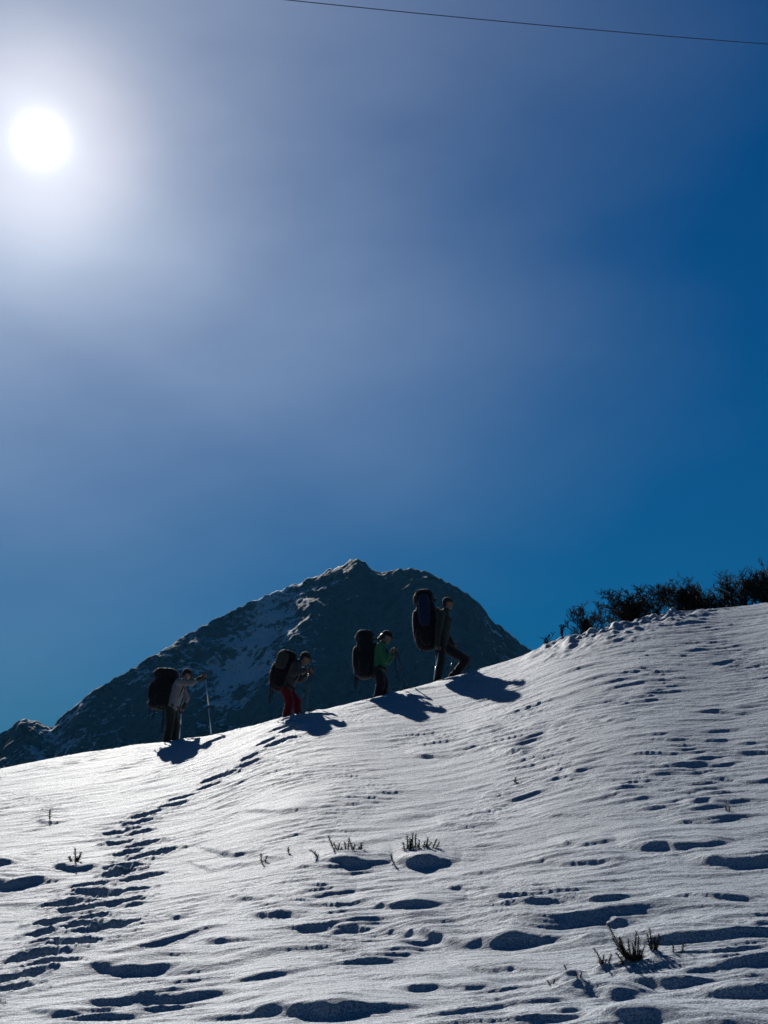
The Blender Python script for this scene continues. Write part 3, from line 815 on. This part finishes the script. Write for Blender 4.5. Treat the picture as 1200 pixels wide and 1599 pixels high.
HIKERS = [
    dict(seed=1, foot=(265, 1158), label='last hiker in a pale shirt, arm stretched out to a trekking pole',
         joints=dict(pelvis=(266, 1104, 0), chest=(273, 1073, 0), neck=(280, 1059, 0), head=(287, 1052, 0),
                     shoulderR=(277, 1066, -0.19), elbowR=(298, 1068, -0.23), handR=(314, 1059, -0.22),
                     shoulderL=(277, 1066, 0.19), elbowL=(287, 1086, 0.24), handL=(282, 1101, 0.24),
                     hipR=(265, 1106, -0.09), kneeR=(266, 1132, -0.11), ankleR=(261, 1156, -0.11),
                     hipL=(267, 1106, 0.09), kneeL=(273, 1130, 0.10), ankleL=(271, 1154, 0.10)),
         look=(1, 0.15, -0.55), gripR=(0.15, 0, -1), gripL=(-0.05, 0, -1), sleeve=0.5, cuff=C_GLOVE,
         jacket=C_WHITE, trousers=C_OLIVE, capmat=C_BLACKCAP, girth=1.0,
         pack=dict(bottom=(252, 1107), top=(257, 1042), depth=46, width=0.40, mat=P_BLACK, mat2=P_BLACK, label='rounded black backpack with dangling straps on the last hiker in a pale shirt',
                   hang=[(-0.42, -0.12, 0.30), (-0.30, 0.05, 0.22), (0.05, -0.15, 0.56), (0.10, 0.1, 0.35)],
                   extras=[('rolled_pad', -0.30, 0.0, 0.10, 0.22, 0.26, 0.12, P_BLACK, 0.85)]),
         poles=[dict(hand='R', tip=(333, 1144, -0.30), label='silver trekking pole planted ahead by the last hiker in a pale shirt', bright=True),
                dict(hand='L', tip=(277, 1150, 0.30), label='trekking pole on the far side of the last hiker in a pale shirt', bright=True)]),
    dict(seed=2, foot=(452, 1120), label='stooping hiker in dark red trousers and olive cap, second from the left',
         joints=dict(pelvis=(447, 1072, 0), chest=(457, 1046, 0), neck=(465, 1033, 0), head=(475, 1026, 0),
                     shoulderR=(461, 1040, -0.18), elbowR=(457, 1053, -0.24), handR=(478, 1047, -0.20),
                     shoulderL=(461, 1040, 0.18), elbowL=(466, 1056, 0.24), handL=(481, 1046, 0.18),
                     hipR=(446, 1075, -0.09), kneeR=(453, 1097, -0.10), ankleR=(448, 1118, -0.11),
                     hipL=(448, 1075, 0.09), kneeL=(463, 1093, 0.10), ankleL=(465, 1112, 0.10)),
         look=(1, -0.05, -0.45), gripR=(-0.10, 0, -1), gripL=(-0.05, 0, -1), sleeve=0.9,
         jacket=C_BEIGE, trousers=C_RED, capmat=C_OLIVECAP, size=0.95, girth=0.92,
         pack=dict(bottom=(433, 1077), top=(451, 1014), depth=36, width=0.36, mat=P_MAROON, mat2=P_BLACK, label='dark maroon backpack carrying a grey-green foam pad, on the hiker in red trousers',
                   hang=[(-0.35, -0.10, 0.34), (-0.28, 0.08, 0.20)],
                   extras=[('foam_pad', -0.16, -0.20, 0.70, 0.26, 0.05, 0.20, P_PAD, 0.45)]),
         poles=[dict(hand='R', tip=(468, 1112, -0.26), label='nearer dark trekking pole of the hiker in red trousers'),
                dict(hand='L', tip=(476, 1112, 0.16), label='farther dark trekking pole of the hiker in red trousers')]),
    dict(seed=3, foot=(593, 1088), label='hiker in a bright green jacket and black trousers looking down at the snow',
         joints=dict(pelvis=(592, 1043, 0), chest=(593, 1016, 0), neck=(598, 1002, 0), head=(604, 991, 0),
                     shoulderR=(594, 1008, -0.17), elbowR=(602, 1031, -0.21), handR=(610, 1021, -0.20),
                     shoulderL=(596, 1008, 0.17), elbowL=(607, 1027, 0.20), handL=(615, 1013, 0.18),
                     hipR=(591, 1045, -0.085), kneeR=(595, 1066, -0.09), ankleR=(590, 1087, -0.10),
                     hipL=(593, 1045, 0.085), kneeL=(601, 1065, 0.09), ankleL=(598, 1086, 0.10)),
         look=(1, -0.1, -0.45), gripR=(0.22, 0, -1), gripL=(0.36, 0, -1), sleeve=0.9, ponytail=True,
         jacket=C_GREEN, trousers=C_BLACKT, capmat=C_BLACKCAP, size=0.92, girth=0.88,
         pack=dict(bottom=(569, 1056), top=(571, 980), depth=35, width=0.36, mat=P_TEAL, mat2=P_TEAL, label='tall dark teal backpack on the hiker in the green jacket',
                   hang=[(-0.42, -0.10, 0.26), (-0.36, 0.05, 0.28), (-0.30, -0.02, 0.18)],
                   extras=[('bottom_roll', 0.0, 0.0, 0.06, 0.36, 0.20, 0.09, P_BLACK, 0.8)]),
         poles=[dict(hand='R', tip=(627, 1079, -0.28), label='nearer dark trekking pole of the hiker in the green jacket'),
                dict(hand='L', tip=(640, 1073, 0.10), label='farther dark trekking pole of the hiker in the green jacket')]),
    dict(seed=4, foot=(687, 1064), label='tall leading hiker in a grey-green jacket stepping uphill with one knee raised',
         joints=dict(pelvis=(689, 1002, 0), chest=(695, 967, 0), neck=(698, 951, 0), head=(701, 939, 0),
                     shoulderR=(690, 958, -0.20), elbowR=(685, 986, -0.25), handR=(683, 1011, -0.24),
                     shoulderL=(696, 958, 0.20), elbowL=(700, 985, 0.24), handL=(709, 1001, 0.22),
                     hipR=(688, 1004, -0.10), kneeR=(688, 1034, -0.11), ankleR=(683, 1061, -0.11),
                     hipL=(691, 1004, 0.10), kneeL=(730, 1027, 0.13), ankleL=(707, 1056, 0.12)),
         look=(1, -0.1, -0.02), gripR=(-0.12, 0, -1), gripL=(0.1, 0, -1), sleeve=0.93,
         jacket=C_SAGE, trousers=C_BLACKT, capmat=C_BROWNCAP, girth=1.02,
         pack=dict(bottom=(668, 1013), top=(664, 916), depth=38, width=0.38, mat=P_NAVY, mat2=P_BLACK, label='towering dark backpack with a blue side bag, higher than the leading hiker',
                   hang=[(-0.2, -0.1, 0.14)],
                   extras=[('side_bag', -0.06, -0.21, 0.62, 0.24, 0.07, 0.26, P_BLUE, 0.6), ('buckle', -0.30, -0.19, 0.30, 0.08, 0.02, 0.02, M_STRAP, 0.6)]),
         poles=[dict(hand='R', tip=(676, 1064, -0.24), label='pale trekking pole hanging from the near hand of the leading hiker', bright=True),
                dict(hand='L', tip=(702, 1058, 0.26), label='trekking pole in the far hand of the leading hiker')]),
]
for sp in HIKERS: make_person(sp)

# ------------------------------------------------------------------ things: bare shrubs on the crest
M_BARK = mat('shrub_bark', (0.022, 0.018, 0.014), 0.9, 0.15, 0.3, 8)
M_TWIG = mat('shrub_twig', (0.020, 0.015, 0.012), 0.9, 0.15, 0.3, 8)
M_LEAF = mat('shrub_leaf', (0.030, 0.032, 0.016), 0.8, 0.2, 0.4, 6)

def make_shrub(px, w_px, h_px, back, label, stems, seed, dense=1.0, leaves=0):
    r = random.Random(seed)
    az, _ = ray(px, 980)
    d = crest_d(az) + back
    x, y = xy(az, d)
    z = ground(x, y)
    k = d / F
    Hh, Wd = h_px * k, w_px * k / 2
    base = Vector((x, y, z - 0.10))
    o = empty('shrub', base)
    tag(o, label, 'shrub', 'bare shrubs along the crest')
    stem_bm, twig_bm, leaf_bm = bmesh.new(), bmesh.new(), bmesh.new()
    def grow(bm, p, dirv, ln, rad, lev):
        pts, rs = [p], [rad]
        v = dirv.normalized()
        n = 4
        for i in range(n):
            v = (v + Vector((r.uniform(-1, 1), r.uniform(-1, 1), r.uniform(-0.6, 0.9))) * 0.28).normalized()
            p = p + v * ln / n
            pts.append(p); rs.append(rad * (1 - 0.5 * (i + 1) / n))
        tube_into(bm, pts, rs, 4 if lev < 2 else 3, cap=False)
        if lev >= 4: 
            return
        kids = r.randint(3, 4) if lev < 3 else r.randint(2, 4)
        for _ in range(max(2, int(kids * dense))):
            i = r.randint(1, n)
            nv = (v * 0.6 + Vector((r.uniform(-1, 1), r.uniform(-1, 1), r.uniform(-0.25, 0.9)))).normalized()
            grow(twig_bm, pts[i], nv, ln * r.uniform(0.45, 0.75), max(0.0048, rs[i] * 0.65), lev + 1)
        if lev >= 2 and leaves:
            for _ in range(leaves):
                c = pts[r.randint(1, n)] + Vector((r.uniform(-1, 1), r.uniform(-1, 1), r.uniform(-1, 1))) * 0.03
                a = Vector((r.uniform(-1, 1), r.uniform(-1, 1), r.uniform(-1, 1))).normalized() * 0.022
                b = a.orthogonal().normalized() * 0.010
                leaf_bm.faces.new([leaf_bm.verts.new(q) for q in (c - a, c + b, c + a, c - b)])
    for i in range(stems):
        ang = r.uniform(0, 2 * math.pi)
        lean = r.uniform(0.15, 1.0)
        dv = Vector((math.cos(ang) * lean * Wd / Hh, math.sin(ang) * lean * 0.6, 1.0))
        grow(stem_bm, Vector((r.uniform(-.25, .25) * Wd, r.uniform(-.2, .2) * Wd, 0)), dv, Hh * r.uniform(0.42, 0.62), 0.016, 0)
    # fit to the width and height it has
    co_ = np.array([v.co[:] for v in twig_bm.verts])
    sx = Wd * 2 / max(0.1, np.percentile(co_[:, 0], 99) - np.percentile(co_[:, 0], 1)); szz = (Hh + 0.1) / max(0.1, np.percentile(co_[:, 2], 99.5))
    mx = -(np.percentile(co_[:, 0], 99) + np.percentile(co_[:, 0], 1)) / 2
    for b in (stem_bm, twig_bm, leaf_bm):
        for v in b.verts: v.co.x = (v.co.x + mx) * sx; v.co.z *= szz
    finish(stem_bm, 'trunk', M_BARK, o); finish(twig_bm, 'crown', M_TWIG, o)
    if leaves: finish(leaf_bm, 'leaves', M_LEAF, o, False)
    else: leaf_bm.free()

SHRUBS = [(855, 22, 26, 0.5, 'tiny bare sprig at the low left end of the crest shrubs', 2, 11, 0.8, 0),
          (880, 14, 24, 0.5, 'thin bare twig between the tiny sprig and the small shrub on the crest', 1, 12, 0.8, 0),
          (926, 78, 58, 1.0, 'small leafless shrub with upright twigs, leftmost full bush on the crest', 9, 13, 1.0, 0),
          (998, 108, 72, 1.4, 'wide dark shrub with a ragged round crown, second full bush on the crest', 14, 14, 1.0, 3),
          (1068, 88, 68, 1.6, 'dense dark shrub beside the wide ragged one on the crest', 13, 15, 1.0, 4),
          (1114, 90, 58, 1.8, 'low dense shrub filling the dip between taller crest bushes', 13, 16, 1.0, 4),
          (1160, 72, 70, 1.6, 'tall narrow shrub near the right end of the crest', 12, 17, 1.0, 3),
          (1204, 74, 72, 1.5, 'tallest shrub cut by the right edge of the picture', 12, 18, 1.0, 3)]
for a in SHRUBS: make_shrub(*a)

# ------------------------------------------------------------------ things: stubby plants poking through the snow
M_STALK = mat('plant_stalk', (0.035, 0.026, 0.018), 0.9, 0.15, 0.3, 60)
M_NEEDLE = mat('plant_leaves', (0.030, 0.030, 0.018), 0.85, 0.2, 0.4, 80)

def make_plant(label, stems, seed):
    """stems: (foot px x, y, tip px x, y)"""
    r = random.Random(seed)
    f0 = stems[0]
    cx = sum(s[0] for s in stems) / len(stems); cy = sum(s[1] for s in stems) / len(stems)
    bx, by = slope_xy(cx, cy)
    base = Vector((bx, by, ground(bx, by)))
    o = empty('dwarf_plant', base)
    tag(o, label, 'plant', 'stubby plants poking out of the snow')
    if len(stems) > 2:
        stems = stems + [(x0 + r.uniform(-5, 5), y0 + r.uniform(-1, 2), x0 + (x1 - x0) * 0.55 + r.uniform(-8, 8), y0 + (y1 - y0) * r.uniform(0.35, 0.75)) for (x0, y0, x1, y1) in stems]
    for (x0, y0, x1, y1) in stems:
        px, py = slope_xy(x0, y0)
        px = bx + (px - bx); py = by + (py - by) * 0.45          # the stems grow from one clump
        k = math.hypot(px, py) / F
        p = Vector((px, py, ground(px, py) - 0.025))
        v = Vector(((x1 - x0) * k, r.uniform(-0.3, 0.3) * abs(y1 - y0) * k, (y0 - y1) * k + 0.025))
        pts = [p + v * t + Vector((r.uniform(-1, 1), r.uniform(-1, 1), 0)) * v.length * 0.06 * (t > 0) - base for t in (0, 0.3, 0.6, 0.85, 1.0)]
        st = tube('stem', pts, [0.65 * k, 0.6 * k, 0.5 * k, 0.4 * k, 0.25 * k], M_STALK, o, 5)
        bm = bmesh.new()
        n = max(16, int(v.length / (0.75 * k)))
        for i in range(n):
            t = 0.12 + 0.88 * i / n
            q = pts[0].lerp(pts[-1], t)
            a = i * 2.4 + r.uniform(-0.4, 0.4)
            ax = v.normalized()
            s1 = ax.orthogonal().normalized(); s2 = ax.cross(s1)
            dv = (s1 * math.cos(a) + s2 * math.sin(a)) * 0.9 + ax * r.uniform(0.3, 0.9)
            l = r.uniform(2.5, 8.5) * k * (1.1 - 0.4 * t)
            tip = q + dv.normalized() * l
            wv = dv.cross(ax).normalized() * 0.7 * k
            tv = ax * 0.7 * k
            vs = [bm.verts.new(c) for c in (q - wv, q + wv, q + tv * 1.5, tip)]
            bm.faces.new((vs[0], vs[1], vs[3])); bm.faces.new((vs[1], vs[2], vs[3])); bm.faces.new((vs[2], vs[0], vs[3]))
        finish(bm, 'leaves', M_NEEDLE, st, False)

PLANTS = [
    ('lone upright spike of a plant on the snow left of the footprint track', [(78, 1281, 78, 1267)]),
    ('small stubby plant on a snow heap beside the footprint track', [(117, 1354, 117, 1334), (120, 1352, 126, 1342), (114, 1353, 108, 1345)]),
    ('short dark plant tip at the left end of the row across the slope', [(409, 1346, 408, 1334), (413, 1346, 417, 1338)]),
    ('tiny single sprig between two plants in the row across the slope', [(451, 1333, 450, 1324)]),
    ('plant with long leaning stems on a shaded snow heap, middle of the row', [(524, 1331, 514, 1309), (528, 1331, 530, 1322), (544, 1332, 546, 1315), (552, 1332, 547, 1320), (563, 1334, 564, 1323), (498, 1347, 484, 1338), (556, 1333, 562, 1330)]),
    ('bushy plant of upright stems at the right of the row across the slope', [(638, 1333, 635, 1310), (642, 1333, 645, 1308), (648, 1333, 650, 1311), (654, 1333, 655, 1321), (666, 1334, 669, 1320), (676, 1334, 682, 1322), (633, 1335, 630, 1323), (660, 1334, 664, 1326)]),
    ('thin sprig leaning beside the bushy plant in the row', [(616, 1350, 610, 1336)]),
    ('largest clump of dark stubby stems at the lower right of the snow', [(980, 1510, 948, 1464), (984, 1512, 972, 1482), (988, 1513, 976, 1492), (992, 1512, 997, 1473), (996, 1511, 1002, 1480), (990, 1514, 986, 1496), (1000, 1510, 1008, 1490), (1020, 1503, 1019, 1473), (1024, 1503, 1030, 1482), (1017, 1504, 1013, 1480), (978, 1514, 966, 1500), (986, 1512, 984, 1484), (998, 1512, 1006, 1500), (982, 1511, 958, 1484), (994, 1513, 990, 1488), (1022, 1505, 1024, 1488)]),
    ('leaning side stems left of the largest clump', [(946, 1514, 932, 1492), (950, 1515, 956, 1502), (944, 1514, 938, 1506)]),
    ('slanting twin sprig right of the largest clump', [(1060, 1497, 1068, 1477), (1054, 1503, 1054, 1491)]),
    ('short upright sprig on a small heap left of the largest clump', [(889, 1522, 883, 1511)]),
    ('low sprig lying furthest left at the lower right of the snow', [(862, 1536, 856, 1530), (864, 1536, 866, 1529)]),
    ('stubby sprig in shade below the short upright one', [(904, 1548, 900, 1537), (906, 1548, 909, 1539)]),
    ('tiny isolated sprig on the open snow in the middle of the slope', [(804, 1221, 805, 1214)]),
    ('little dark sprig on the snow at the right side of the slope', [(1136, 1268, 1134, 1259), (1138, 1268, 1140, 1262)]),
]
for i, (lb, st) in enumerate(PLANTS): make_plant(lb, st, 100 + i)

# ------------------------------------------------------------------ thing: the cable overhead
def at(px, py, depth):
    az, e = ray(px, py)
    return Vector((depth * math.sin(az), depth * math.cos(az), EYE + depth * e))
a_, b_ = at(440, -1, 46), at(1200, 69, 58)
pts = []
for i in range(41):
    t = -2.2 + 5.4 * i / 40
    p = a_.lerp(b_, t)
    p.z += 0.35 * ((t - 0.5) ** 2 - 0.25)
    pts.append(p)
tag(tube('cable', pts, 0.017, mat('cable_sheath', (0.02, 0.02, 0.02), 0.6, 0.3, 0.1, 5), None, 6), 'thin dark overhead cable crossing the sky at the top', 'cable')

# ------------------------------------------------------------------ the air between here and the mountain
def build_haze():
    bm = bmesh.new()
    bmesh.ops.create_cube(bm, size=1.0)
    for v in bm.verts:
        v.co = Vector((v.co.x * 3800, v.co.y * 3800, -80 if v.co.z < 0 else 420))
    m = bpy.data.materials.new('haze'); m.use_nodes = True
    t = m.node_tree; t.nodes.clear()
    out = t.nodes.new('ShaderNodeOutputMaterial'); pv = t.nodes.new('ShaderNodeVolumePrincipled')
    pv.inputs['Color'].default_value = (0.10, 0.50, 1.0, 1); pv.inputs['Density'].default_value = 0.000019; pv.inputs['Anisotropy'].default_value = 0.3
    t.links.new(pv.outputs[0], out.inputs['Volume'])
    o = finish(bm, 'haze', m, None, False)
    tag(o, 'thin blue mountain air between the slope and the peak', 'haze', kind='stuff')
build_haze()
